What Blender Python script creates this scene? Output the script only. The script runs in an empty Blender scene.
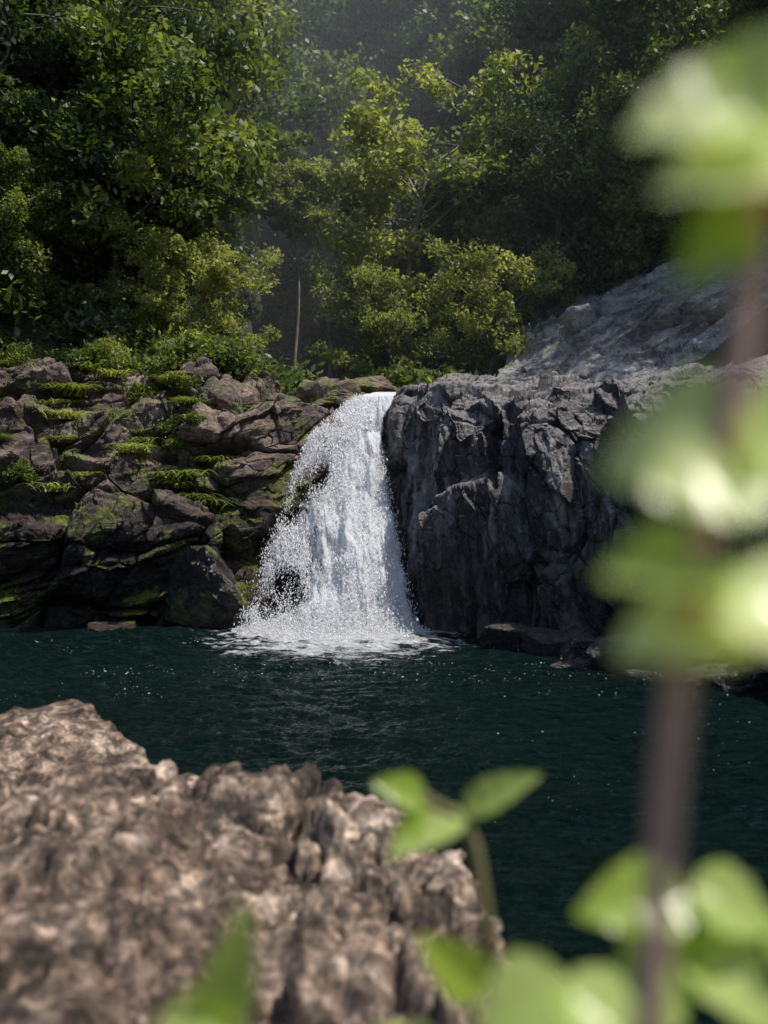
import bpy, math, numpy as np
from mathutils import Vector
rng=np.random.default_rng(7)
scene=bpy.context.scene
scene.view_settings.view_transform='Standard'
scene.view_settings.look='None'
scene.view_settings.exposure=0

# ------------------------------------------------------------ noise helpers
def _h(ix,iy,iz,s):
    n=(ix.astype(np.int64)*374761393+iy.astype(np.int64)*668265263+iz.astype(np.int64)*2147483647+s*1274126177)&0xFFFFFFFF
    n=((n^(n>>13))*1274126177)&0xFFFFFFFF
    n=((n^(n>>16))*2246822519)&0xFFFFFFFF
    n=n^(n>>15)
    return (n&0xFFFFFF)/float(0xFFFFFF)
def vnoise(p,s=0):
    f=np.floor(p); i=f.astype(np.int64); t=p-f; t=t*t*t*(t*(t*6-15)+10)
    r=0
    for dx in (0,1):
        wx=t[:,0] if dx else 1-t[:,0]
        for dy in (0,1):
            wy=t[:,1] if dy else 1-t[:,1]
            for dz in (0,1):
                wz=t[:,2] if dz else 1-t[:,2]
                r=r+wx*wy*wz*_h(i[:,0]+dx,i[:,1]+dy,i[:,2]+dz,s)
    return r*2-1
def fbm(p,o=5,s=0,g=0.5):
    r=0;a=1.0;q=p.copy()
    for k in range(o):
        r=r+a*vnoise(q,s+k); a*=g; q=q*2.03+17.3
    return r
def ridged(p,o=4,s=0):
    r=0;a=1.0;q=p.copy()
    for k in range(o):
        r=r+a*(1-2*np.abs(vnoise(q,s+k))); a*=0.5; q=q*2.1+11.3
    return r
def facets(p,s=0):
    f=np.floor(p).astype(np.int64)
    N=len(p); d1=np.full(N,1e9); d2=np.full(N,1e9); best=np.zeros((N,3))
    for dx in (-1,0,1):
        for dy in (-1,0,1):
            for dz in (-1,0,1):
                cx,cy,cz=f[:,0]+dx,f[:,1]+dy,f[:,2]+dz
                c=np.stack([cx+_h(cx,cy,cz,s),cy+_h(cx,cy,cz,s+1),cz+_h(cx,cy,cz,s+2)],1)
                d=np.sqrt(((p-c)**2).sum(1))
                m=d<d1
                d2=np.where(m,d1,np.minimum(d2,d))
                d1=np.where(m,d,d1)
                best[m]=c[m]
    b=np.floor(best*1000).astype(np.int64)
    val=_h(b[:,0],b[:,1],b[:,2],s+5)*2-1
    tilt=np.stack([_h(b[:,0],b[:,1],b[:,2],s+k)*2-1 for k in (6,7,8)],1)
    return val*0.5*np.clip((d2-d1)/0.06,0,1)+((p-best)*tilt).sum(1)*1.0, d2-d1
def sm(x,a,b):
    t=np.clip((x-a)/(b-a),0,1); return t*t*(3-2*t)

# ------------------------------------------------------------ mesh helpers
def make_mesh(name,verts,faces,mats=(),mi=None,smooth=True,attrs=None):
    verts=np.asarray(verts,dtype=np.float32); faces=np.asarray(faces,dtype=np.int32)
    me=bpy.data.meshes.new(name)
    k=faces.shape[1]; nf=len(faces)
    me.vertices.add(len(verts)); me.vertices.foreach_set('co',verts.ravel())
    me.loops.add(nf*k); me.loops.foreach_set('vertex_index',faces.ravel())
    me.polygons.add(nf); me.polygons.foreach_set('loop_start',np.arange(0,nf*k,k,dtype=np.int32))
    try: me.polygons.foreach_set('loop_total',np.full(nf,k,dtype=np.int32))
    except Exception: pass
    if mi is not None: me.polygons.foreach_set('material_index',np.asarray(mi,dtype=np.int32))
    me.polygons.foreach_set('use_smooth',np.full(nf,smooth,dtype=bool))
    for m in mats: me.materials.append(m)
    me.update(calc_edges=True)
    if attrs:
        for n,(dom,a) in attrs.items():
            at=me.attributes.new(n,'FLOAT',dom); at.data.foreach_set('value',np.asarray(a,dtype=np.float32))
    return me
def obj(name,me,loc=(0,0,0),parent=None,rot=(0,0,0),scale=(1,1,1)):
    o=bpy.data.objects.new(name,me); scene.collection.objects.link(o)
    o.location=loc; o.rotation_euler=rot; o.scale=scale
    if parent: o.parent=parent
    return o
def grid_faces(nu,nv):
    i=np.arange(nu-1)[:,None]; j=np.arange(nv-1)[None,:]
    a=i*nv+j
    return np.stack([a,a+nv,a+nv+1,a+1],-1).reshape(-1,4)
def grid_normals(P):
    du=np.gradient(P,axis=0); dv=np.gradient(P,axis=1)
    n=np.cross(du,dv); n/=np.linalg.norm(n,axis=2,keepdims=True)+1e-9
    return n
def tube(pts,rad,sides=6):
    pts=np.asarray(pts,float); rad=np.asarray(rad,float); n=len(pts)
    t=np.gradient(pts,axis=0); t/=np.linalg.norm(t,axis=1,keepdims=True)+1e-9
    ref=np.array([0.13,0.97,0.2]) if abs(t[0,2])>0.7 else np.array([0,0,1.0])
    a=np.cross(t,ref); a/=np.linalg.norm(a,axis=1,keepdims=True)+1e-9
    b=np.cross(t,a)
    th=np.linspace(0,2*np.pi,sides,endpoint=False)
    v=pts[:,None]+rad[:,None,None]*(np.cos(th)[None,:,None]*a[:,None]+np.sin(th)[None,:,None]*b[:,None])
    i=np.arange(n-1)[:,None]; j=np.arange(sides)[None]; j2=(j+1)%sides
    f=np.stack([i*sides+j,i*sides+j2,(i+1)*sides+j2,(i+1)*sides+j],-1).reshape(-1,4)
    return v.reshape(-1,3),f
class Acc:
    def __init__(s): s.v=[];s.f=[];s.m=[];s.r=[];s.n=0
    def add(s,v,f,m,r=0.5):
        s.v.append(v); s.f.append(f+s.n); s.n+=len(v); s.m.append(np.full(len(f),m))
        s.r.append(np.full(len(f),r) if np.isscalar(r) else r)
    def mesh(s,name,mats,smooth=True):
        return make_mesh(name,np.concatenate(s.v),np.concatenate(s.f),mats,np.concatenate(s.m),smooth,{'rnd':('FACE',np.concatenate(s.r))})

# ------------------------------------------------------------ materials
def newmat(name):
    m=bpy.data.materials.new(name); m.use_nodes=True
    nt=m.node_tree; nt.nodes.clear(); return m,nt
def N(nt,t,**k):
    n=nt.nodes.new(t)
    for a,b in k.items(): setattr(n,a,b)
    return n
def ramp(nt,fac,stops):
    r=N(nt,'ShaderNodeValToRGB'); e=r.color_ramp.elements
    while len(e)<len(stops): e.new(0.5)
    for k,(p,c) in enumerate(stops):
        e[k].position=p; e[k].color=(c,c,c,1) if np.isscalar(c) else (*c,1)
    nt.links.new(fac,r.inputs[0]); return r.outputs[0]
def mixc(nt,f,a,b,mode='MIX'):
    m=N(nt,'ShaderNodeMix',data_type='RGBA',blend_type=mode)
    for s,v in ((m.inputs[0],f),(m.inputs[6],a),(m.inputs[7],b)):
        if hasattr(v,'is_linked'): nt.links.new(v,s)
        else: s.default_value=v if np.isscalar(v) else (*v,1)
    return m.outputs[2]
def math_(nt,op,a,b=0.0,c=None,clamp=False):
    m=N(nt,'ShaderNodeMath',operation=op); m.use_clamp=clamp
    for s,v in zip(m.inputs,(a,b,c)):
        if v is None: continue
        if hasattr(v,'is_linked'): nt.links.new(v,s)
        else: s.default_value=v
    return m.outputs[0]
def noise(nt,vec,scale,detail=8,rough=0.55,dist=0.0):
    n=N(nt,'ShaderNodeTexNoise'); n.inputs['Scale'].default_value=scale; n.inputs['Detail'].default_value=detail
    n.inputs['Roughness'].default_value=rough; n.inputs['Distortion'].default_value=dist
    nt.links.new(vec,n.inputs['Vector']); return n.outputs['Fac']
def mapping(nt,vec,scale,rot=(0,0,0)):
    m=N(nt,'ShaderNodeMapping'); m.inputs['Scale'].default_value=scale; m.inputs['Rotation'].default_value=rot
    nt.links.new(vec,m.inputs['Vector']); return m.outputs[0]

def rock_mat(name,c_lo,c_mid,c_hi,streak=(2.5,2.5,0.5),wet_z=1.2,moss=0.0,fs=1.0,bump=0.08,lich_a=0.4,toplight=0.0,wetdark=0.32,dryrough=0.55,speck=0.0):
    m,nt=newmat(name); L=nt.links
    out=N(nt,'ShaderNodeOutputMaterial'); bs=N(nt,'ShaderNodeBsdfPrincipled')
    geo=N(nt,'ShaderNodeNewGeometry'); pos=geo.outputs['Position']
    sx=N(nt,'ShaderNodeSeparateXYZ'); L.new(pos,sx.inputs[0])
    sn=N(nt,'ShaderNodeSeparateXYZ'); L.new(geo.outputs['Normal'],sn.inputs[0])
    big=noise(nt,pos,0.6*fs,5,0.6,0.5)
    st=noise(nt,mapping(nt,pos,streak,(0.1,0.25,0)),1.0*fs,10,0.68,0.3)
    fine=noise(nt,pos,7*fs,12,0.72)
    grit=noise(nt,pos,38*fs,6,0.7)
    f=math_(nt,'ADD',math_(nt,'MULTIPLY',big,0.4),math_(nt,'MULTIPLY',st,0.6))
    col=ramp(nt,f,[(0.38,c_lo),(0.5,c_mid),(0.61,c_hi)])
    col=mixc(nt,0.85,col,ramp(nt,fine,[(0.32,0.3),(0.5,0.9),(0.68,1.6)]),'MULTIPLY')
    col=mixc(nt,0.7,col,ramp(nt,grit,[(0.35,0.4),(0.5,1.0),(0.66,1.7)]),'MULTIPLY')
    lich=ramp(nt,noise(nt,pos,2.6*fs,12,0.8,0.2),[(0.53,0.0),(0.60,1.0)])
    col=mixc(nt,math_(nt,'MULTIPLY',lich,lich_a),col,tuple(min(1,c*1.15) for c in c_hi))
    if speck>0: # fine and coarse pale speckle with dark spots
        sp=noise(nt,pos,15,5,0.65,0.6)
        col=mixc(nt,speck,col,ramp(nt,sp,[(0.38,0.12),(0.49,0.75),(0.60,2.0)]),'MULTIPLY')
        sp2=noise(nt,pos,5,6,0.7,0.4)
        col=mixc(nt,speck*0.8,col,ramp(nt,sp2,[(0.38,0.2),(0.49,0.9),(0.6,1.6)]),'MULTIPLY')
    if toplight>0: # upward faces painted paler, as if lit from above
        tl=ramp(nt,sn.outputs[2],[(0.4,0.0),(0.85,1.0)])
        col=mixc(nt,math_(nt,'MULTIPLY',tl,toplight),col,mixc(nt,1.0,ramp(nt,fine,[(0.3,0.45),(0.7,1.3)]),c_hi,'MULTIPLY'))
    wn=math_(nt,'ADD',sx.outputs[2],math_(nt,'MULTIPLY',math_(nt,'SUBTRACT',big,0.5),-3.0))
    wet=math_(nt,'SUBTRACT',1.0,math_(nt,'DIVIDE',math_(nt,'SUBTRACT',wn,wet_z-0.6),1.2,clamp=True),clamp=True)
    col=mixc(nt,wet,col,mixc(nt,1.0,col,(wetdark,wetdark*0.95,wetdark*0.92),'MULTIPLY'))
    if moss>0:
        mn=noise(nt,pos,1.1*fs,8,0.7,0.3)
        up=ramp(nt,sn.outputs[2],[(0.0,0.3),(0.5,1.0)])
        mf=math_(nt,'MULTIPLY',ramp(nt,mn,[(0.60-moss*0.15,0.0),(0.66-moss*0.15,1.0)]),up)
        mc=ramp(nt,fine,[(0.3,(0.03,0.045,0.006)),(0.7,(0.24,0.28,0.035))])
        col=mixc(nt,math_(nt,'MULTIPLY',mf,0.85),col,mc)
    L.new(col,bs.inputs['Base Color'])
    rr=N(nt,'ShaderNodeMapRange'); L.new(wet,rr.inputs[0]); rr.inputs[3].default_value=dryrough; rr.inputs[4].default_value=0.2
    L.new(rr.outputs[0],bs.inputs['Roughness'])
    b1=N(nt,'ShaderNodeBump'); b1.inputs['Strength'].default_value=1.0; b1.inputs['Distance'].default_value=bump
    hh=math_(nt,'ADD',math_(nt,'MULTIPLY',fine,1.2),math_(nt,'MULTIPLY',grit,0.25))
    hh=math_(nt,'ADD',hh,math_(nt,'MULTIPLY',st,1.8))
    L.new(hh,b1.inputs['Height']); L.new(b1.outputs[0],bs.inputs['Normal'])
    L.new(bs.outputs[0],out.inputs[0]); return m

def leaf_mat(name,c0,c1,c2,trans=0.4,rough=0.5,objvar=True,tint=(1.5,1.6,0.7)):
    m,nt=newmat(name); L=nt.links
    out=N(nt,'ShaderNodeOutputMaterial'); bs=N(nt,'ShaderNodeBsdfPrincipled'); tr=N(nt,'ShaderNodeBsdfTranslucent')
    at=N(nt,'ShaderNodeAttribute',attribute_name='rnd'); fac=at.outputs['Fac']
    if objvar:
        oi=N(nt,'ShaderNodeObjectInfo')
        fac=math_(nt,'ADD',fac,math_(nt,'MULTIPLY',math_(nt,'SUBTRACT',oi.outputs['Random'],0.5),0.4),clamp=True)
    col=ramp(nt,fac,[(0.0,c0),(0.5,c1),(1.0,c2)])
    L.new(col,bs.inputs['Base Color']); bs.inputs['Roughness'].default_value=rough
    tc=mixc(nt,1.0,col,tint,'MULTIPLY'); L.new(tc,tr.inputs[0])
    mx=N(nt,'ShaderNodeMixShader'); mx.inputs[0].default_value=trans
    L.new(bs.outputs[0],mx.inputs[1]); L.new(tr.outputs[0],mx.inputs[2]); L.new(mx.outputs[0],out.inputs[0])
    return m
def bark_mat(name,a,b):
    m,nt=newmat(name); L=nt.links
    out=N(nt,'ShaderNodeOutputMaterial'); bs=N(nt,'ShaderNodeBsdfPrincipled'); tc=N(nt,'ShaderNodeTexCoord')
    n=noise(nt,mapping(nt,tc.outputs['Object'],(6,6,1.2)),1.0,8,0.65)
    L.new(ramp(nt,n,[(0.35,a),(0.65,b)]),bs.inputs['Base Color']); bs.inputs['Roughness'].default_value=0.85
    bp=N(nt,'ShaderNodeBump'); bp.inputs['Distance'].default_value=0.02; L.new(n,bp.inputs['Height']); L.new(bp.outputs[0],bs.inputs['Normal'])
    L.new(bs.outputs[0],out.inputs[0]); return m

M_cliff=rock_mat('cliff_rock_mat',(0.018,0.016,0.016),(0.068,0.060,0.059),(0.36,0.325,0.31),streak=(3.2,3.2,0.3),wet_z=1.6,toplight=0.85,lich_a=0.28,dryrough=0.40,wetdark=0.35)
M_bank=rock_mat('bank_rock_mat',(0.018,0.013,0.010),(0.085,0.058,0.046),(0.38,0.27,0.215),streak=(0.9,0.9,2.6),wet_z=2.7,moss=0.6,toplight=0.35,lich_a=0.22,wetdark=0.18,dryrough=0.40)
M_slope=rock_mat('slope_rock_mat',(0.09,0.09,0.09),(0.28,0.27,0.26),(0.48,0.46,0.44),streak=(0.7,0.7,2.6),wet_z=-5,moss=0.1)
M_fore=rock_mat('fore_rock_mat',(0.05,0.033,0.023),(0.27,0.185,0.13),(0.66,0.51,0.39),streak=(3,3,3),wet_z=0.9,fs=1.6,bump=0.05,lich_a=0.4,speck=0.8)
M_leafA=leaf_mat('leaf_deep',(0.018,0.038,0.012),(0.055,0.09,0.024),(0.14,0.17,0.045))
M_leafB=leaf_mat('leaf_light',(0.05,0.075,0.02),(0.13,0.165,0.04),(0.26,0.28,0.08),trans=0.45)
M_leafC=leaf_mat('leaf_shade',(0.016,0.034,0.018),(0.042,0.07,0.03),(0.10,0.13,0.05))
M_leafD=leaf_mat('leaf_yellowgreen',(0.08,0.10,0.028),(0.21,0.235,0.065),(0.38,0.39,0.14),trans=0.5)
M_bark=bark_mat('bark',(0.08,0.065,0.05),(0.28,0.25,0.21))

M_floor,nt=newmat('forest_floor_mat'); o_=N(nt,'ShaderNodeOutputMaterial'); b_=N(nt,'ShaderNodeBsdfPrincipled'); g_=N(nt,'ShaderNodeNewGeometry')
n_=noise(nt,g_.outputs['Position'],1.5,10,0.7)
nt.links.new(ramp(nt,n_,[(0.3,(0.02,0.018,0.01)),(0.5,(0.03,0.035,0.014)),(0.7,(0.07,0.055,0.035))]),b_.inputs['Base Color'])
b_.inputs['Roughness'].default_value=0.95
bp_=N(nt,'ShaderNodeBump'); bp_.inputs['Distance'].default_value=0.2; nt.links.new(n_,bp_.inputs['Height']); nt.links.new(bp_.outputs[0],b_.inputs['Normal'])
nt.links.new(b_.outputs[0],o_.inputs[0])

# ------------------------------------------------------------ terrain
def H(x,y):
    x=np.asarray(x,float); y=np.asarray(y,float)
    xc=-1.0-0.06*(y-22)
    z=4.3+0.07*np.maximum(y-24,0)
    z=z+0.85*np.maximum(y-60,0)
    dl=np.maximum(xc-2.5-x,0); dr=np.maximum(x-xc-7,0)
    z=z+0.45*dl+0.035*np.minimum(dl,25)**2*sm(y,24,34)*0.8
    z=z+0.55*np.maximum(y-28,0)*sm(dl,0,5)*(1-sm(y,50,75)*0.5)
    z=z+0.62*dr+0.42*np.maximum(y-30,0)*sm(dr,0,6)*(1-sm(y,50,75)*0.5)
    z=95*np.tanh(z/95)
    wall=1.4+0.6*np.maximum(np.abs(x)-11,0)
    inpool=(1-sm(np.abs(x),7.5,10.5))*sm(y,1.2,3.6)
    zf=wall*(1-inpool)-1.6*inpool
    zf=45*np.tanh(zf/45)
    t=sm(y,24.2,26.5)
    return zf*(1-t)+z*t
gx=np.concatenate([np.linspace(-400,-40,25)[:-1],np.linspace(-40,40,200),np.linspace(40,400,25)[1:]])
gy=np.concatenate([np.linspace(-400,-5,25)[:-1],np.linspace(-5,80,210),np.linspace(80,500,40)[1:]])
X,Y=np.meshgrid(gx,gy,indexing='ij'); Z=H(X,Y)
P=np.stack([X,Y,Z],-1).reshape(-1,3)
P[:,2]+=0.25*fbm(P*np.array([.5,.5,0.5]),4,3)*sm(np.abs(P[:,1]-12),11,14)
obj('terrain',make_mesh('terrain',P,grid_faces(len(gx),len(gy)),[M_floor]))

# ------------------------------------------------------------ ruled rock surfaces
def resample(pts,n):
    pts=np.asarray(pts,float); s=np.linspace(0,1,len(pts)); t=np.linspace(0,1,n)
    o=np.stack([np.interp(t,s,pts[:,k]) for k in range(pts.shape[1])],1)
    k=max(3,n//50)|1; ker=np.hanning(k+2)[1:-1]; ker/=ker.sum()
    pad=np.pad(o,((k//2,k//2),(0,0)),mode='edge')
    return np.stack([np.convolve(pad[:,c],ker,'valid') for c in range(o.shape[1])],1)
def ruled(name,B,K,nu,nv,prof,disp,mat,smooth=False,win=9):
    B=resample(B,nu); K=resample(K,nu)
    u=np.linspace(0,1,nu)[:,None]; v=np.linspace(0,1,nv)[None,:]
    h,z=prof(u,v)
    XY=B[:,None,:2]+(K-B)[:,None,:2]*h[...,None]
    P=np.concatenate([XY,z[...,None]],-1)
    n=grid_normals(P)
    for _ in range(2):
        hw=win//2
        m=np.pad(n,((0,0),(hw,hw),(0,0)),mode='edge'); n=sum(m[:,k:k+n.shape[1]] for k in range(2*hw+1))
        m=np.pad(n,((hw,hw),(0,0),(0,0)),mode='edge'); n=sum(m[k:k+n.shape[0]] for k in range(2*hw+1))
        n/=np.linalg.norm(n,axis=2,keepdims=True)
    d=disp(P.reshape(-1,3)).reshape(nu,nv)
    P=P+n*d[...,None]
    return obj(name,make_mesh(name,P.reshape(-1,3),grid_faces(nu,nv),[mat],smooth=smooth)),P

Bc=[(0.75,25),(0.25,23.4),(0.10,22.2),(0.22,21.3),(0.5,20.4),(0.9,19.6),(1.6,19.1),(2.3,18.6),(3.1,18.0),(3.9,17.3),(4.7,16.5),(5.6,15.5),(6.6,14.5),(8,13),(10,11),(12,8),(13,4)]
Kc=[(2.0,27),(2,27.2),(2,27.4),(2.5,27.6),(3,27.8),(3.5,28),(4.2,28),(5,28),(6,28),(7,27.8),(8,27.5),(9.2,27),(11,26.5),(13,26),(16,25),(19,22),(22,18)]
def prof_c(u,v):
    u=u+0*v; v=v+0*u
    vs=[0,0.12,0.3,0.45,0.54,0.60,0.67,0.76,1.0]
    h=np.interp(v,vs,[-0.05,-0.035,-0.015,0.0,0.02,0.06,0.13,0.32,1.0])
    z=np.interp(v,vs,[-1.2,0.0,2.0,3.5,4.25,4.62,4.92,5.15,5.7])
    z=z+sm(u,0.5,1.0)*sm(v,0.5,1)*1.3-0.3*sm(u,0.3,0.6)*sm(v,0.4,0.6)
    return h,z
def disp_c(P):
    w=P+0.10*np.stack([fbm(P*0.8,3,11),fbm(P*0.8,3,21),fbm(P*0.8,3,31)],1)
    q=w.copy(); q[:,0]=q[:,0]+0.30*q[:,2]
    a,e=facets(q*np.array([0.50,0.50,0.20]),40)
    b,e2=facets(q*np.array([1.4,1.4,0.42])+5,60)
    c,e3=facets(q*np.array([4.0,4.0,1.6])+9,80)
    top=sm(P[:,2],4.2,4.9)
    d=(0.70*a+0.30*b-0.12*np.exp(-e/0.03)-0.07*np.exp(-e2/0.03))*(1-0.75*top)+0.06*c*(1-0.4*top)-0.03*np.exp(-e3/0.06)*(1-0.6*top)
    d+=0.03*ridged(q*np.array([2.4,2.4,0.6]),5,5)*(1-0.5*top)+0.012*fbm(P*10,3,6)+0.14*fbm(P*0.9,3,8)*top
    return d
ruled('waterfall_cliff',Bc,Kc,860,340,prof_c,disp_c,M_cliff,win=15)

Bb=[(-16,14),(-12,18.2),(-9.5,19.6),(-8,19.9),(-6.8,20.0),(-5.8,20.0),(-4.8,20.2),(-4.0,20.3),(-3.4,20.5),(-2.9,21.1),(-2.4,21.8),(-1.4,22.3),(-0.4,22.5),(0.4,22.7),(1.3,23)]
Kb=[(-26,22),(-20,26),(-14,29),(-12,29.5),(-10.5,30),(-9,30),(-7.6,30),(-6.4,30),(-5.4,29.5),(-4.6,29),(-3.7,28.5),(-2.4,28),(-1.2,27.8),(0,27.5),(1.5,27.5)]
def prof_b(u,v):
    u=u+0*v; v=v+0*u
    vs=[0,0.06,0.22,0.28,0.36,0.44,0.52,0.60,0.68,0.76,0.84,1.0]
    hA=np.interp(v,vs,[-0.03,0.02,0.0,0.02,0.13,0.16,0.25,0.28,0.38,0.41,0.58,1.0])
    zA=np.interp(v,vs,[-1.2,-0.1,1.75,2.15,2.3,3.25,3.45,4.4,4.65,5.5,5.8,7.0])
    hB=np.interp(v,vs,[-0.06,-0.03,0.0,0.015,0.03,0.05,0.07,0.09,0.13,0.3,0.36,1.0])
    zB=np.interp(v,vs,[-1.2,-0.1,1.3,1.8,2.4,3.1,3.7,4.2,4.6,4.75,5.0,5.2])
    w=sm(u,0.50,0.68)
    return hA*(1-w)+hB*w, zA*(1-w)+zB*w
def disp_b(P):
    w=P+0.15*np.stack([fbm(P*0.7,3,111),fbm(P*0.7,3,121),fbm(P*0.7,3,131)],1)
    q=w.copy(); q[:,2]=q[:,2]-0.28*q[:,0]-0.1*q[:,1]
    a,e=facets(q*np.array([0.33,0.33,0.5]),140)
    b,e2=facets(q*np.array([0.75,0.75,1.3])+5,160)
    c,e3=facets(q*np.array([2.4,2.4,4.0])+9,180)
    s=q[:,2]*1.0+0.35*fbm(P*0.5,3,190); fr=s-np.floor(s)
    led=np.where(fr<0.82,fr/0.82,(1-fr)/0.18)-0.5
    d=0.72*a+0.36*b+0.09*c+0.20*led-0.20*np.exp(-e/0.05)-0.10*np.exp(-e2/0.05)-0.03*np.exp(-e3/0.06)
    d+=0.05*ridged(q*np.array([1.2,1.2,2.4]),5,105)+0.02*fbm(P*9,3,106)
    return d*(0.45+0.55*(1-sm(P[:,0],-3.5,-2.0)))
_,PB=ruled('rock_bank',Bb,Kb,800,420,prof_b,disp_b,M_bank,win=27)

Bs=[(2.5,27),(4.5,26.5),(7,26),(10,25),(14,23),(18,20)]
Ks=[(6,38),(9,37),(12,36),(17,35),(22,32),(28,27)]
def prof_s(u,v):
    u=u+0*v; v=v+0*u
    h=np.interp(v,[0,0.25,0.4,0.7,1],[0,0.08,0.2,0.35,1.0])
    z=np.interp(v,[0,0.25,0.4,0.7,1],[4.2,5.0,5.8,7.2,10.0])+u*4.0*sm(v,0,0.7)
    return h,z
def disp_s(P):
    q=P.copy(); q[:,2]-=0.55*q[:,0]
    a,e=facets(q*np.array([0.25,0.4,0.9]),240); b,e2=facets(q*np.array([0.8,1,2.2]),260)
    return 0.5*a+0.2*b-0.15*np.exp(-e/0.06)+0.10*fbm(P*1.2,5,205)
ruled('rock_slope',Bs,Ks,300,200,prof_s,disp_s,M_slope)

# ------------------------------------------------------------ boulders
import bmesh
def ico(sub):
    bm=bmesh.new(); bmesh.ops.create_icosphere(bm,subdivisions=sub,radius=1)
    v=np.array([x.co[:] for x in bm.verts]); f=np.array([[q.index for q in p.verts] for p in bm.faces]); bm.free(); return v,f
ICO5=ico(6); ICO4=ico(5)
def boulder_arrays(seed,dims,base=ICO4,nplanes=10,rough=0.03):
    r=np.random.default_rng(seed); v,f=base
    n=r.normal(size=(nplanes,3)); n/=np.linalg.norm(n,axis=1,keepdims=True)
    n=np.concatenate([n,[[0,0,1],[0.1,-1,0.1]]]); n/=np.linalg.norm(n,axis=1,keepdims=True)
    d=r.uniform(0.5,0.85,len(n))
    dt=v@n.T
    R=np.where(dt>0.05,d[None]/np.maximum(dt,0.05),9).min(1); R=np.minimum(R,1.15)
    p=v*R[:,None]
    c,e=facets(p*2.6+seed,seed)
    p=p*(1+0.06*c-0.03*np.exp(-e/0.05)+rough*ridged(v*2.2+seed*3.1,5,seed)+0.015*fbm(v*9+seed,3,seed+4))[:,None]
    return p*np.array(dims),f
def rotz(p,a):
    c,s=math.cos(a),math.sin(a); return np.stack([p[:,0]*c-p[:,1]*s,p[:,0]*s+p[:,1]*c,p[:,2]],1)
bl=[(-3.9,20.5,0.85,1.25,0.8,1.6,1),(-3.1,21.0,0.2,0.6,0.6,0.8,1),
 (-5.4,20.0,-0.05,0.5,0.4,0.35,1),(-2.5,23.2,4.5,1.1,0.8,0.45,1),(-1.1,24.4,4.95,0.9,0.8,0.4,1),
 (-0.3,25.4,5.3,1.0,0.7,0.40,1),(-3.9,26,5.3,1.3,0.9,0.6,1),
 (1.9,24.5,5.1,1.1,0.8,0.3,0),
 (2.3,17.9,0.12,0.55,0.4,0.5,0),(2.9,17.3,0.12,0.6,0.45,0.5,0),(3.4,16.7,0.1,0.65,0.45,0.45,0),(4.0,16.1,0.15,0.7,0.5,0.5,0),(4.6,15.4,0.1,0.7,0.5,0.4,0),
 (3.3,16.1,-0.06,0.5,0.3,0.25,0),(5.4,14.6,0.1,0.9,0.6,0.45,0),(4.1,15.2,-0.05,0.6,0.35,0.25,0),(6.6,13.5,0.2,1.0,0.7,0.6,0),(5.2,15.3,0.5,0.7,0.6,0.6,0)]
for k,(x,y,z,a,b,c,m) in enumerate(bl):
    p,f=boulder_arrays(300+k,(a,b,c)); p=rotz(p,(k%3-1)*0.4)
    obj('boulder',make_mesh('boulder',p,f,[M_cliff,M_bank][m:m+1],smooth=False),(x,y,z))

ex=[(-9,4.6),(-3,4.7),(-1.7,4.5),(-0.9,4.35),(-0.26,4.1),(0.07,3.8),(0.30,3.2),(0.45,2.6),(0.51,2.2),(0.49,1.6),(0.36,0.8),(0.2,-0.5)]
Kf=[(-9,-1),(-5,0),(-3,0.3),(-2.4,0.6),(-1.9,0.6),(-1.6,0.5),(-1.3,0.4),(-1.2,0.2),(-1.1,0.1),(-1.1,0),(-1.1,-0.3),(-1.2,-1)]
def prof_f(u,v):
    u=u+0*v; v=v+0*u
    h=np.interp(v,[0,0.2,0.28,0.36,1],[-0.18,-0.04,0.0,0.06,1])
    z=np.interp(v,[0,0.2,0.28,0.36,1],[-1.0,1.60,1.86,1.96,2.00])
    return h,z
def disp_f(P):
    a,e=facets(P*1.3+3,340); b,e2=facets(P*3.2+0.3*fbm(P*3,3,7)[:,None],360)
    c,e3=facets(P*9+0.4*fbm(P*8,2,9)[:,None],380)
    rg=ridged(P*np.array([4,3,4]),5,320)
    pit=np.clip(fbm(P*3.3,3,390)-0.25,0,1)
    return -(0.13*a+0.07*b+0.030*c-0.06*np.exp(-e/0.05)-0.03*np.exp(-e2/0.08)-0.012*np.exp(-e3/0.1)+0.10*fbm(P*1.1,5,305)-0.025*rg+0.013*fbm(P*14,4,306)-0.17*pit)
ruled('rock_shelf',ex,Kf,760,560,prof_f,disp_f,M_fore,True)
p,f=boulder_arrays(77,(1.0,0.85,1.1),ICO5,16,0.05)
obj('boulder',make_mesh('boulder',p,f,[M_fore]),(-2.3,6.1,0.97))
p,f=boulder_arrays(79,(0.5,0.4,0.3),ICO4,12,0.05)
obj('boulder',make_mesh('boulder',p,f,[M_fore]),(-1.0,5.6,1.2))
# ------------------------------------------------------------ water
nx,ny=1100,900
X,Y=np.meshgrid(np.linspace(-14,14,nx),np.linspace(3.0,25,ny),indexing='ij')
P=np.stack([X,Y,0*X],-1).reshape(-1,3)
dist=np.sqrt(((P[:,0]+0.8)/1.2)**2+(P[:,1]-19.6)**2)
amp=0.055+0.04*np.exp(-dist/2.5)
pw=P+0.25*np.stack([fbm(P*0.6,2,77),fbm(P*0.6,2,87),0*P[:,0]],1)
wn=0.6*fbm(pw*np.array([0.9,2.0,1]),3,500,0.55)+0.45*(ridged(pw*np.array([2.2,4.6,1]),4,540)-0.2)
P[:,2]=amp*(wn+0.2*np.sin(dist*5+2.0*fbm(P*0.6,2,510)))
M_water,nt=newmat('pool_water'); L=nt.links
out=N(nt,'ShaderNodeOutputMaterial'); bs=N(nt,'ShaderNodeBsdfPrincipled'); geo=N(nt,'ShaderNodeNewGeometry'); pos=geo.outputs['Position']
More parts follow.
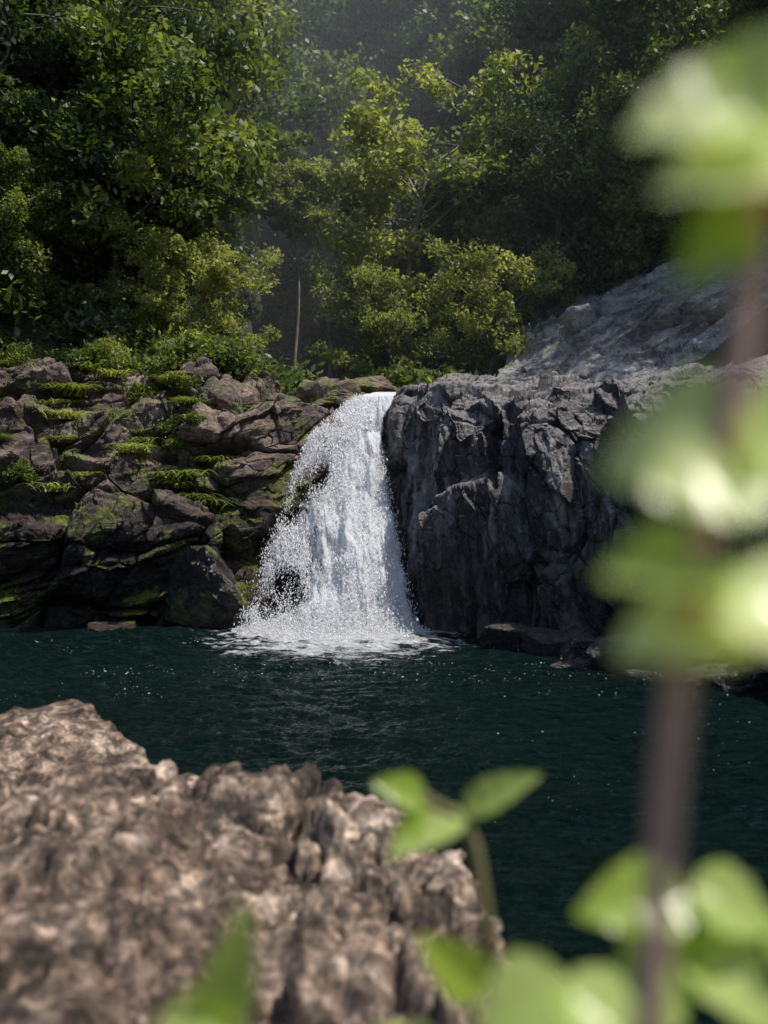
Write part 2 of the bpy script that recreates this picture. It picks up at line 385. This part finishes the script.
bs.inputs['IOR'].default_value=1.33
sx=N(nt,'ShaderNodeSeparateXYZ'); L.new(pos,sx.inputs[0])
dx=math_(nt,'DIVIDE',math_(nt,'ADD',sx.outputs[0],0.85),2.25); dy=math_(nt,'DIVIDE',math_(nt,'SUBTRACT',sx.outputs[1],19.1),2.3)
r2=math_(nt,'SQRT',math_(nt,'ADD',math_(nt,'MULTIPLY',dx,dx),math_(nt,'MULTIPLY',dy,dy)))
fn=noise(nt,mapping(nt,pos,(1.2,2.8,1)),1.6,10,0.7,0.5)
ff=math_(nt,'SUBTRACT',math_(nt,'ADD',1.0,math_(nt,'MULTIPLY',math_(nt,'SUBTRACT',fn,0.5),3.2)),r2)
foam=ramp(nt,ff,[(0.0,0.0),(0.45,1.0)])
wcol=ramp(nt,noise(nt,pos,0.25,3),[(0.3,(0.0028,0.0125,0.0105)),(0.7,(0.0048,0.021,0.017))])
# aerated water plus painted ripple reflections: pale broken streaks fading from the fall
air_ripple_n=noise(nt,mapping(nt,pos,(1.0,3.2,1)),3.2,9,0.72,0.5)
air_ripple=ramp(nt,air_ripple_n,[(0.50,0.0),(0.62,1.0)])
fall_off=math_(nt,'ADD',0.18,math_(nt,'DIVIDE',1.0,math_(nt,'ADD',1.0,math_(nt,'MULTIPLY',r2,r2))))
wcol=mixc(nt,math_(nt,'MULTIPLY',air_ripple,fall_off,clamp=True),wcol,(0.035,0.075,0.072))
L.new(mixc(nt,foam,wcol,(0.9,0.92,0.93)),bs.inputs['Base Color'])
mr=N(nt,'ShaderNodeMapRange'); L.new(foam,mr.inputs[0]); mr.inputs[3].default_value=0.04; mr.inputs[4].default_value=0.8; L.new(mr.outputs[0],bs.inputs['Roughness'])
w1=noise(nt,mapping(nt,pos,(1.4,3.4,1)),3.0,7,0.62,0.3); w2=noise(nt,mapping(nt,pos,(1,1.8,1)),12,5,0.6)
bp=N(nt,'ShaderNodeBump'); bp.inputs['Distance'].default_value=0.45; bp.inputs['Strength'].default_value=1.0
L.new(math_(nt,'ADD',w1,math_(nt,'MULTIPLY',w2,0.3)),bp.inputs['Height']); L.new(bp.outputs[0],bs.inputs['Normal'])
L.new(bs.outputs[0],out.inputs[0])
obj('pool_water',make_mesh('pool_water',P,grid_faces(nx,ny),[M_water]))

# waterfall
rows=np.array([
 [5.05,0.1,0.75,24.5],[5.0,-0.2,0.55,23.2],[4.84,-0.65,0.20,22.35],[4.3,-1.25,0.02,21.95],[3.85,-1.62,0.0,21.7],[3.0,-1.9,0.10,21.25],[2.15,-2.1,0.26,20.75],[1.35,-2.35,0.42,20.25],[0.56,-2.55,0.58,19.8],[-0.1,-2.7,0.70,19.45]])
tr_=np.linspace(0,1,len(rows))
def fall_pt(t,s):
    r=[np.interp(t,tr_,rows[:,k]) for k in range(4)]
    x=r[1]+(r[2]-r[1])*s
    return np.stack([x,r[3]-0.25*np.sin(np.pi*np.clip(s,0,1))*sm(t,0.1,0.6),r[0]],-1)
M_fall,nt=newmat('white_water'); L=nt.links
out=N(nt,'ShaderNodeOutputMaterial'); df=N(nt,'ShaderNodeBsdfDiffuse'); tl=N(nt,'ShaderNodeBsdfTranslucent'); tp=N(nt,'ShaderNodeBsdfTransparent')
df.inputs[0].default_value=(0.95,0.96,0.97,1); tl.inputs[0].default_value=(0.95,0.96,0.97,1)
m1=N(nt,'ShaderNodeMixShader'); m1.inputs[0].default_value=0.4; L.new(df.outputs[0],m1.inputs[1]); L.new(tl.outputs[0],m1.inputs[2])
geo=N(nt,'ShaderNodeNewGeometry'); at=N(nt,'ShaderNodeAttribute',attribute_name='cover')
n1=noise(nt,mapping(nt,geo.outputs['Position'],(6,3,0.8),(0,0.12,0)),1.0,8,0.65,0.4)
n2=noise(nt,mapping(nt,geo.outputs['Position'],(1,1,0.55)),14,6,0.75)
nn=math_(nt,'ADD',math_(nt,'MULTIPLY',n1,0.6),math_(nt,'MULTIPLY',n2,0.4))
al=math_(nt,'ADD',nn,math_(nt,'SUBTRACT',at.outputs['Fac'],0.5))
al=ramp(nt,al,[(0.46,0.0),(0.60,1.0)])
bf=N(nt,'ShaderNodeBump'); bf.inputs['Distance'].default_value=0.12; L.new(nn,bf.inputs['Height']); L.new(bf.outputs[0],df.inputs['Normal'])
m2=N(nt,'ShaderNodeMixShader'); L.new(al,m2.inputs[0]); L.new(tp.outputs[0],m2.inputs[1]); L.new(m1.outputs[0],m2.inputs[2]); L.new(m2.outputs[0],out.inputs[0])
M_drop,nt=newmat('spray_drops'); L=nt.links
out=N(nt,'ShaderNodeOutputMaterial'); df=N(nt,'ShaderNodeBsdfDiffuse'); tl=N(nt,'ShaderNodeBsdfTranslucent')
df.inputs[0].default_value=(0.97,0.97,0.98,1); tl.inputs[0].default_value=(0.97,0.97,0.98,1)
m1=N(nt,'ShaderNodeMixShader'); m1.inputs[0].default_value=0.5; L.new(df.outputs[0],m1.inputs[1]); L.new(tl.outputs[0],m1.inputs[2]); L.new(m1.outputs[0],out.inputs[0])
wf=bpy.data.objects.new('waterfall',None); scene.collection.objects.link(wf)
for layer in range(2):
    nt_,ns_=300,140
    T,S_=np.meshgrid(np.linspace(0,1,nt_),np.linspace(-0.04,1.02,ns_),indexing='ij')
    P=fall_pt(T,S_); P[...,1]+=0.2*layer-0.1
    q=P.reshape(-1,3)*np.array([4.0,1,0.9])+layer*31
    P=P.reshape(-1,3); dd=fbm(q,5,600+layer*7)
    P[:,1]+=-0.20*dd*sm(T.ravel(),0.12,0.4); P[:,0]+=0.05*fbm(q*2,3,650)
    Tf=T.ravel()
    ew=0.15+0.36*sm(Tf,0.2,0.45)
    edge=np.minimum(sm(S_.ravel(),-0.04,ew),sm(1.02-S_,0,0.10).ravel())
    clump=0.09*fbm(P*np.array([1.3,1,0.5]),3,671)
    cover=0.29+0.35*edge-0.03*layer+0.10*(1-sm(Tf,0.15,0.4))+clump*sm(Tf,0.3,0.5)+0.09*sm(Tf,0.7,1)
    split=np.exp(-((S_.ravel()-0.34)/0.11)**2)*sm(Tf,0.27,0.38)*(1-sm(Tf,0.48,0.68)); cover-=0.32*split
    obj('water_sheet_%d'%layer,make_mesh('water_sheet',P,grid_faces(nt_,ns_),[M_fall],attrs={'cover':('POINT',cover)}),parent=wf)
def drops(c,size,stretch):
    o=np.array([[1,0,0],[-1,0,0],[0,1,0],[0,-1,0],[0,0,1],[0,0,-1]],float)
    f=np.array([[0,2,4],[2,1,4],[1,3,4],[3,0,4],[2,0,5],[1,2,5],[3,1,5],[0,3,5]])
    n=len(c); jit=rng.normal(size=(n,6,3))*0.25
    v=(o[None]+jit)*size[:,None,None]; v[...,2]*=stretch[:,None]
    v=v+c[:,None]
    F=(f[None]+(np.arange(n)*6)[:,None,None]).reshape(-1,3)
    return v.reshape(-1,3),F
n=105000
t=0.22+0.78*rng.random(n)**0.75; s=rng.beta(1.0,1.25,n)*1.0
c=fall_pt(t,s); sp=0.04+0.24*t**2
c[:,1]+=-np.abs(rng.normal(size=n))*sp-0.02; c[:,0]+=rng.normal(size=n)*sp*0.45-0.06*t; c[:,2]+=rng.normal(size=n)*sp*0.5
cl=fbm(c*np.array([3.0,2.2,1.2]),4,700); keep=cl+rng.normal(size=n)*0.28>0.0; c=c[keep]
ok=c[:,0]<0.84-0.17*c[:,2]; c=c[ok]; k=len(c)
v1,f1=drops(c,rng.lognormal(-5.0,0.42,k),rng.uniform(1.0,2.6,k))
n=46000; th=rng.random(n)*2*np.pi; rr=rng.random(n)**0.7
hz=np.abs(rng.normal(size=n))*0.30*(1.1-rr)
c=np.stack([-1.0+2.0*rr*np.cos(th),19.4+0.9*rr*np.sin(th),hz],1)
v2,f2=drops(c,rng.lognormal(-4.9,0.4,n),rng.uniform(0.8,1.4,n))
V=np.concatenate([v1,v2]); F=np.concatenate([f1,f2+len(v1)])
obj('spray',make_mesh('spray',V,F,[M_drop]),parent=wf)
n=3600  # small white specks added on the water to stand for sun glints
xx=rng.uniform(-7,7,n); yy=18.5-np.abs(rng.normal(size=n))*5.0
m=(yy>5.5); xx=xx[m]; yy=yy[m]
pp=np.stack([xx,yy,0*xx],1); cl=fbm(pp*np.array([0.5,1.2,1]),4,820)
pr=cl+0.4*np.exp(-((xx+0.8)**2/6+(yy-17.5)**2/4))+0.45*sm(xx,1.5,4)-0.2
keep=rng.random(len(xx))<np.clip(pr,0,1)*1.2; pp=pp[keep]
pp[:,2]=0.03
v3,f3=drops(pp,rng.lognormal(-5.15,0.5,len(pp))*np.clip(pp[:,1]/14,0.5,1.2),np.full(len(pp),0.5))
obj('water_glints',make_mesh('water_glints',v3,f3,[M_drop]))

# ------------------------------------------------------------ vegetation
def leaf_quads(c,size,r,up=0.9,droop=0.0,asp=0.45):
    n=len(c)
    nrm=r.normal(size=(n,3))*0.75; nrm[:,2]+=up; nrm/=np.linalg.norm(nrm,axis=1,keepdims=True)
    d=r.normal(size=(n,3)); d[:,2]-=droop; d-=nrm*(d*nrm).sum(1,keepdims=True); d/=np.linalg.norm(d,axis=1,keepdims=True)+1e-9
    s=np.cross(nrm,d); Ls=size[:,None]
    v=np.stack([c-d*Ls*0.5,c+s*Ls*asp*0.5-d*Ls*0.05,c+d*Ls*0.5-nrm*Ls*0.08,c-s*Ls*asp*0.5-d*Ls*0.05],1)
    return v.reshape(-1,3),np.arange(n*4).reshape(n,4)
def gen_tree(seed,h,cb,cr,nl,nsub,per,lsize,flat=0.5,lean=(0,0),mat=None,trunk_r=0.16,clr=0.55,up=0.9,rise=0.5,asp=0.5):
    r=np.random.default_rng(seed); A=Acc()
    n=14; t=np.linspace(0,1,n)
    ph=r.random(2)*6
    tp=np.stack([lean[0]*t**1.3*h+0.035*h*np.sin(t*5+ph[0])*t,lean[1]*t**1.3*h+0.035*h*np.sin(t*4+ph[1])*t,t*h*0.85],1)
    v,f=tube(tp,trunk_r*(1-0.85*t)*(1+0.5*np.exp(-t*14))+0.01,8); A.add(v,f,0)
    C=[];Cb=[]
    for k in range(nl):
        tt=cb+(0.98-cb)*((k+r.random()*0.9)/nl)
        b0=np.array([np.interp(tt,t,tp[:,a]) for a in range(3)])
        az=k*2.4+r.random()*1.4
        x=(tt-cb)/(1-cb)
        sh=math.sqrt(max(0.22,1-(max(0,x-0.5)/0.62)**2))*(0.75+0.25*min(1,x/0.3))
        Ln=cr*(0.5+0.65*r.random())*sh
        dirv=np.array([math.cos(az),math.sin(az),rise*(0.3+1.1*r.random())+0.6*x])
        dirv/=np.linalg.norm(dirv)
        m=7; q=np.linspace(0,1,m)[:,None]
        bend=np.array([r.normal()*0.2,r.normal()*0.2,-0.12])
        bp_=b0+dirv*q*Ln+bend*q*q*Ln+r.normal(size=(m,3))*0.035*Ln*q
        rad=trunk_r*0.42*(1-0.5*tt)*(1-0.85*q[:,0])+0.006
        v,f=tube(bp_,rad,5); A.add(v,f,0)
        for j in range(nsub):
            s0=0.35+0.65*(j+r.random())/nsub
            p0=np.array([np.interp(s0,q[:,0],bp_[:,a]) for a in range(3)])
            az2=az+r.normal()*1.2; l2=Ln*(0.2+0.3*r.random())+0.25
            d2=np.array([math.cos(az2),math.sin(az2),0.1+0.9*r.random()])
            q2=np.linspace(0,1,4)[:,None]
            sp=p0+d2*q2*l2+np.array([0,0,-0.2])*q2*q2*l2
            v,f=tube(sp,0.018*(1-0.8*q2[:,0])+0.004,4); A.add(v,f,0)
            bright=r.normal()*0.2
            for cc,w in ((sp[-1],1.0),(sp[2],0.5)):
                kk=int(per*w*(0.5+1.0*r.random()))
                g=r.normal(size=(kk,3)); g/=np.linalg.norm(g,axis=1,keepdims=True)+1e-6
                g*=(0.35+0.65*r.random(kk)**0.6)[:,None]
                sc=clr*(0.55+0.8*r.random())
                g=g*sc*np.array([1,1,flat]); g[:,2]-=0.35*flat*sc*(g[:,0]**2+g[:,1]**2)/(sc*sc)
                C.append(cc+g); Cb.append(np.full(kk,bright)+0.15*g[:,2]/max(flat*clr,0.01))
    C=np.concatenate(C); Cb=np.concatenate(Cb)
    sz=lsize*r.uniform(0.6,1.35,len(C))
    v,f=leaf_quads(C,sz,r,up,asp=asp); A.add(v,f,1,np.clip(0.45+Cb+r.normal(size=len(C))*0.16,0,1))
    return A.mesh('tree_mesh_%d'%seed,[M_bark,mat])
T_airy=gen_tree(1,10,0.42,4.4,13,8,85,0.22,0.65,(0.03,0.0),M_leafD,0.19,0.62,0.7,0.85,0.55)
T_dense=gen_tree(2,10,0.2,3.6,20,8,120,0.19,0.8,(0.0,-0.03),M_leafA,0.2,0.75,0.6,0.6)
T_dense2=gen_tree(3,9,0.25,3.2,17,8,115,0.22,0.8,(0.05,-0.05),M_leafB,0.15,0.7,0.6,0.7)
T_slim=gen_tree(4,11,0.72,1.9,10,6,80,0.22,0.6,(0.02,0),M_leafD,0.09,0.45,0.7,0.8)
T_shade=gen_tree(5,11,0.15,3.8,20,8,120,0.20,0.8,(-0.04,-0.04),M_leafC,0.22,0.8,0.6,0.6)
T_over=gen_tree(6,8,0.3,3.4,14,8,85,0.22,0.75,(0.12,-0.12),M_leafD,0.13,0.6,0.6,0.75,0.55)
T_big=gen_tree(7,11,0.35,3.8,18,8,60,0.33,0.7,(0.06,-0.03),M_leafB,0.16,0.75,0.8,0.6,0.6)
T_far=gen_tree(8,10,0.2,3.8,14,6,80,0.32,0.9,(0.0,0.0),M_leafA,0.2,1.0,0.6,0.6,0.7)
T_far2=gen_tree(9,12,0.3,3.6,14,6,80,0.32,0.8,(0.03,0.0),M_leafB,0.2,0.9,0.6,0.6,0.7)
def gen_shrub(seed,mat,nst=14,per=100,ls=0.17,R=1.1,asp=0.45,droop=0.3):
    r=np.random.default_rng(seed); A=Acc(); C=[];Cb=[]
    for k in range(nst):
        az=r.random()*6.28; el=0.3+r.random()*1.2; l=R*(0.6+0.6*r.random())
        q=np.linspace(0,1,5)[:,None]; d=np.array([math.cos(az)*math.cos(el),math.sin(az)*math.cos(el),math.sin(el)])
        p=d*q*l+np.array([0,0,-0.25])*q*q*l
        v,f=tube(p,0.02*(1-0.8*q[:,0])+0.003,4); A.add(v,f,0)
        for cc,w in ((p[-1],1),(p[3],.7),(p[2],.4)):
            kk=int(per*w); g=r.normal(size=(kk,3))*0.24*np.array([1,1,0.7]); C.append(cc+g); Cb.append(np.full(kk,r.normal()*0.15)+g[:,2]*0.4)
    C=np.concatenate(C); Cb=np.concatenate(Cb)
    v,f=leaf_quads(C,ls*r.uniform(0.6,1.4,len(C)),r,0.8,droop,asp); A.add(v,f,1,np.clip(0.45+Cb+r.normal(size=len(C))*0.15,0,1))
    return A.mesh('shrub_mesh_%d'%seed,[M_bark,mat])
S_a=gen_shrub(21,M_leafA); S_b=gen_shrub(22,M_leafB,ls=0.2); S_c=gen_shrub(23,M_leafC); S_d=gen_shrub(24,M_leafD,nst=12,per=80,ls=0.2,asp=0.25)
def gen_tuft(seed,mat,nb=150,Lb=0.55,w=0.02):
    r=np.random.default_rng(seed); A=Acc()
    for k in range(nb):
        az=r.random()*6.28; l=Lb*(0.5+0.8*r.random()); q=np.linspace(0,1,6)[:,None]
        o=np.array([r.normal()*0.13,r.normal()*0.13,0])
        d=np.array([math.cos(az)*0.55,math.sin(az)*0.55,0.95])
        p=o+d*q*l+np.array([math.cos(az)*0.3,math.sin(az)*0.3,-0.8])*q*q*l
        s=np.array([-math.sin(az),math.cos(az),0])*w
        ww=(1-q**2)
        v=np.stack([p-s*ww,p+s*ww],1).reshape(-1,3); i=np.arange(5)*2
        A.add(v,np.stack([i,i+1,i+3,i+2],1),0,np.clip(0.5+r.normal()*0.2,0,1))
    return A.mesh('tuft_mesh_%d'%seed,[mat])
G_a=gen_tuft(31,M_leafD); G_b=gen_tuft(32,M_leafB,220,0.8,0.028)
def place(name,me,x,y,s=1.0,rz=0.0,dz=-0.25,parent=None):
    z=float(H(x,y))+dz
    return obj(name,me,(x,y,z),parent,(0,0,rz),(s,s,s))
place('rainforest_tree',T_airy,0.9,35,1.12,0.5)
place('rainforest_tree',T_slim,-3.7,40,1.05,1.2)
place('rainforest_tree',T_over,0.2,31,0.62,2.2)
place('rainforest_tree',T_over,3.2,32,0.66,0.2)
for k,(x,y,me,s) in enumerate([(-10.5,27.5,T_dense,1.0),(-7.6,28.0,T_dense2,1.05),(-12.5,30,T_dense,1.2),(-8.8,31,T_dense,1.25),(-6.6,30.0,T_big,0.85),
    (-14.5,27,T_shade,1.1),(-11,34,T_dense2,1.25),(-8.3,34.5,T_big,1.15),(-13,24.5,T_dense,0.8),(-5.0,28.4,T_over,0.5),(-15,34,T_shade,1.3),(-9.8,38,T_dense2,1.25),(-8.4,43,T_dense,1.2),(-12,44,T_dense,1.3),
    (-9.6,26.2,T_dense2,0.5),(-6.3,27.4,T_over,0.5)]):
    place('rainforest_tree',me,x,y,s,k*1.3)
for k,(x,y,me,s) in enumerate([(6.0,35,T_dense,1.0),(8.5,33.5,T_dense2,0.9),(11,32.5,T_dense2,1.05),(14,30,T_shade,1.0),(7.5,38,T_dense2,1.15),(4.6,41,T_dense2,1.0),(11,37,T_dense,1.25),
    (15,35,T_dense,1.2),(6.0,46,T_dense2,1.2),(9.5,45,T_dense,1.3),(17,27,T_shade,1.0),(-3.0,56,T_slim,1.3),(3.9,37,T_big,0.8),(1.5,48,T_dense,1.0)]):
    place('rainforest_tree',me,x,y,s,k*1.9+0.4)
df_=bpy.data.objects.new('distant_forest',None); scene.collection.objects.link(df_)
meshes=[T_far,T_far2,T_far]
cnt=0
for yy in np.arange(46,125,6.0):
    w=0.42*yy
    for xx in np.arange(-w-4,w+5,4.6 if yy<80 else 6.0):
        x=xx+rng.normal()*1.2; y=yy+rng.normal()*1.3
        xc=-1-0.06*(y-22)
        if -3.5<x-xc<5 and y<55: continue
        s=rng.uniform(0.9,1.35)*(1 if yy<80 else 1.3)
        place('forest_tree',meshes[rng.integers(0,3)],x,y,s,rng.random()*6.28,parent=df_); cnt+=1
ug=bpy.data.objects.new('undergrowth',None); scene.collection.objects.link(ug)
sh=[S_a,S_b,S_c,S_d]
for k in range(430):
    y=27+rng.random()**1.5*26; x=(rng.random()*2-1)*(0.42*y+3)
    xc=-1-0.06*(y-22)
    if -1.0<x-xc<1.0 and y<38: continue
    if x>2 and y<30+0.45*x: continue
    right=x>4
    place('shrub',sh[2] if (right and rng.random()<0.5) else sh[rng.integers(0,4)],x,y,rng.uniform(0.7,1.6),rng.random()*6.28,-0.1,ug)
for k in range(46):
    place('shrub',sh[k%4],rng.uniform(-15,-6.5),rng.uniform(26.2,30),rng.uniform(0.9,1.5),k*1.0,-0.1,ug)
nu,nv=PB.shape[:2]
def on_bank(name,me,u,v,s,k):
    p=PB[int(u*(nu-1)),int(v*(nv-1))]
    obj(name,me,(p[0],p[1],p[2]-0.05),ug,(0,0,k*1.1),(s,s,s))
for k in range(100):
    u=rng.uniform(0.12,0.60); v=rng.uniform(0.80,1.0)
    on_bank('bank_shrub',[S_a,S_b,S_d,G_b][k%4],u,v,rng.uniform(0.4,0.9),k)
for k in range(80):
    u=rng.choice([0.17,0.21,0.33,0.42,0.50,0.55])+rng.normal()*0.018; v=rng.uniform(0.36,0.88)
    on_bank('grass_tuft',[G_a,G_b,G_a,S_b][k%4],u,v,rng.uniform(0.5,1.1)*(0.4 if k%4==3 else 1),k)

# ------------------------------------------------------------ foreground plants
M_young=leaf_mat('young_leaf',(0.18,0.28,0.03),(0.36,0.48,0.07),(0.78,0.84,0.42),trans=0.5,rough=0.25,objvar=False,tint=(1.3,1.35,0.6))  # palest stop paints blown-out sun highlights into the leaf colour
M_stem=bark_mat('stem_bark',(0.45,0.27,0.21),(0.72,0.50,0.42))
M_gstem=bark_mat('green_stem',(0.14,0.13,0.05),(0.28,0.24,0.12))
def blade(base,tip,nrm,wid,curl=0.15,fold=0.12):
    base=np.array(base,float); tip=np.array(tip,float); d=tip-base; Ln=np.linalg.norm(d); d/=Ln
    n=np.array(nrm,float); n-=d*(n@d); n/=np.linalg.norm(n); s=np.cross(d,n)
    t=np.linspace(0,1,18); w=np.linspace(-1,1,9)
    T,W=np.meshgrid(t,w,indexing='ij')
    prof=np.sin(np.pi*np.clip(T,0,1)**0.72)**0.8*(1-0.25*T)
    edge=1+0.05*np.sin(T*34)*np.abs(W)
    P=base+d*(T*Ln)[...,None]+s*(W*prof*wid*0.5*edge)[...,None]+n*(fold*wid*np.abs(W)*prof-curl*Ln*T**2+0.02*wid*np.sin(T*25)*np.abs(W))[...,None]
    return P.reshape(-1,3),grid_faces(18,9)
def plant(name,stems,leaves,stemmat):
    A=Acc()
    for pts,r0,r1 in stems:
        pts=resample(pts,24); v,f=tube(pts,np.linspace(r0,r1,24),8); A.add(v,f,0)
    for b,t,n,w,rn in leaves:
        v,f=blade(b,t,n,w); A.add(v,f,1,rn)
    return obj(name,A.mesh(name,[stemmat,M_young]))
plant('sapling',[([(0.11,0.66,1.3),(0.14,0.56,2.7),(0.147,0.52,2.99),(0.156,0.52,3.106),(0.184,0.52,3.245),(0.193,0.52,3.32),(0.188,0.52,3.41)],0.009,0.0065)],[
  ((0.200,0.52,3.212),(0.113,0.50,3.205),(0.05,-0.9,0.5),0.098,0.85),
  ((0.186,0.52,3.235),(0.235,0.53,3.19),(0.1,-0.8,0.6),0.08,0.75),
  ((0.180,0.52,3.150),(0.112,0.49,3.155),(0,-0.6,0.8),0.065,0.6),
  ((0.175,0.52,3.145),(0.230,0.47,3.110),(0.1,-0.65,0.75),0.085,1.0),
  ((0.195,0.52,3.130),(0.118,0.50,3.112),(0.1,-0.7,0.7),0.065,1.0),
  ((0.200,0.52,3.385),(0.124,0.50,3.375),(0.1,-0.8,0.6),0.075,0.9),
  ((0.210,0.51,3.355),(0.135,0.49,3.345),(0.35,-0.6,0.75),0.07,1.0),
  ((0.191,0.52,3.34),(0.150,0.50,3.295),(0.5,-0.7,0.5),0.045,0.5),
  ((0.185,0.52,3.40),(0.225,0.50,3.34),(-0.2,-0.8,0.5),0.075,1.0),
  ((0.175,0.52,3.385),(0.215,0.50,3.425),(0.1,-0.8,0.5),0.05,0.7),
  ],M_stem)
plant('leafy_seedling',[([(0.26,1.3,1.9),(0.15,1.25,2.45),(0.127,1.2,2.64),(0.112,1.2,2.74),(0.095,1.2,2.775),(0.04,1.2,2.805)],0.010,0.006)],[
  ((0.098,1.2,2.785),(0.178,1.16,2.845),(0.1,-0.7,0.7),0.05,0.6),
  ((0.05,1.2,2.80),(-0.010,1.17,2.83),(0,-0.8,0.6),0.05,0.4),
  ((0.10,1.2,2.78),(0.005,1.15,2.755),(0,-0.6,0.75),0.05,0.65),
  ((0.05,1.2,2.80),(0.01,1.15,2.74),(0.2,-0.8,0.4),0.035,0.5),
  ],M_gstem)
plant('leafy_seedling',[([(0.2,1.2,1.8),(0.12,1.05,2.5),(0.085,1.0,2.68),(0.072,1.0,2.72)],0.006,0.003)],[
  ((0.102,1.0,2.665),(0.040,0.97,2.735),(0.1,-0.9,0.4),0.06,0.5),
  ((0.06,1.0,2.61),(-0.01,0.95,2.655),(0.1,-0.5,0.85),0.04,0.7),
  ],M_gstem)
plant('leafy_shrub',[([(0.3,0.9,1.6),(0.26,0.82,2.5),(0.24,0.8,2.75),(0.25,0.8,2.87)],0.007,0.003),([(0.28,0.85,2.3),(0.30,0.8,2.7),(0.32,0.8,2.84)],0.005,0.003),([(0.2,0.85,2.0),(0.12,0.75,2.6),(0.13,0.72,2.83)],0.005,0.003)],[
  ((0.25,0.8,2.855),(0.155,0.77,2.855),(0.0,-0.75,0.65),0.075,0.5),
  ((0.25,0.8,2.86),(0.32,0.78,2.835),(0.2,-0.65,0.75),0.07,0.6),
  ((0.24,0.8,2.83),(0.20,0.75,2.77),(0,-0.6,0.8),0.08,0.5),
  ((0.25,0.8,2.82),(0.31,0.74,2.77),(0,-0.5,0.85),0.08,0.65),
  ((0.13,0.72,2.83),(0.065,0.69,2.79),(0,-0.7,0.7),0.07,0.65),
  ((0.13,0.72,2.82),(0.19,0.68,2.79),(0,-0.5,0.85),0.07,0.7),
  ((0.13,0.72,2.80),(0.09,0.66,2.75),(0,-0.6,0.8),0.08,0.6),
  ((0.32,0.8,2.84),(0.36,0.76,2.78),(0,-0.6,0.8),0.07,0.4),
  ((0.22,0.78,2.80),(0.15,0.72,2.74),(0,-0.5,0.85),0.08,0.6),
  ],M_gstem)
plant('leafy_seedling',[([(-0.16,0.9,1.9),(-0.13,0.8,2.6),(-0.12,0.75,2.80)],0.005,0.003)],[
  ((-0.135,0.75,2.76),(-0.100,0.72,2.87),(0.3,-0.9,0.2),0.05,0.6),
  ((-0.125,0.75,2.78),(-0.165,0.72,2.79),(0.2,-0.9,0.3),0.06,0.7),
  ((-0.125,0.75,2.76),(-0.08,0.70,2.74),(0.2,-0.6,0.8),0.05,0.5)],M_gstem)

# ------------------------------------------------------------ haze
M_h,nt=newmat('valley_haze_mat'); out=N(nt,'ShaderNodeOutputMaterial'); vs=N(nt,'ShaderNodeVolumeScatter')
vs.inputs['Density'].default_value=0.0024; vs.inputs['Anisotropy'].default_value=0.1; vs.inputs['Color'].default_value=(0.88,0.95,1,1)
nt.links.new(vs.outputs[0],out.inputs['Volume'])
x0,x1,y0,y1,z0,z1=-60,60,25,140,3,42
V=[(x,y,z) for x in (x0,x1) for y in (y0,y1) for z in (z0,z1)]
F=[(0,1,3,2),(4,6,7,5),(0,4,5,1),(2,3,7,6),(0,2,6,4),(1,5,7,3)]
obj('valley_haze',make_mesh('valley_haze',V,F,[M_h],smooth=False))

# ------------------------------------------------------------ light, world, camera
az,el=math.radians(100),math.radians(63)
S=Vector((math.sin(az)*math.cos(el),math.cos(az)*math.cos(el),math.sin(el)))
sd=bpy.data.lights.new('sun','SUN'); sd.energy=5.0; sd.angle=math.radians(0.5); sd.color=(1.0,0.95,0.87)
so=bpy.data.objects.new('sun',sd); scene.collection.objects.link(so); so.rotation_euler=S.to_track_quat('Z','Y').to_euler(); so.location=(20,20,60)
w=bpy.data.worlds.new('World'); scene.world=w; w.use_nodes=True; nt=w.node_tree
bg=nt.nodes['Background']; sk=nt.nodes.new('ShaderNodeTexSky'); sk.sky_type='NISHITA'; sk.sun_disc=False
sk.sun_elevation=el; sk.sun_rotation=az; nt.links.new(sk.outputs[0],bg.inputs[0]); bg.inputs[1].default_value=0.15
cd=bpy.data.cameras.new('camera'); co=bpy.data.objects.new('camera',cd); scene.collection.objects.link(co)
co.location=(0,0,3.2); co.rotation_euler=(math.radians(90-2.42),0,0)
cd.lens=35; cd.sensor_width=36; cd.clip_start=0.05; cd.clip_end=2000
cd.dof.use_dof=True; cd.dof.focus_distance=20.5; cd.dof.aperture_fstop=1.5
scene.camera=co
print('trees',cnt)
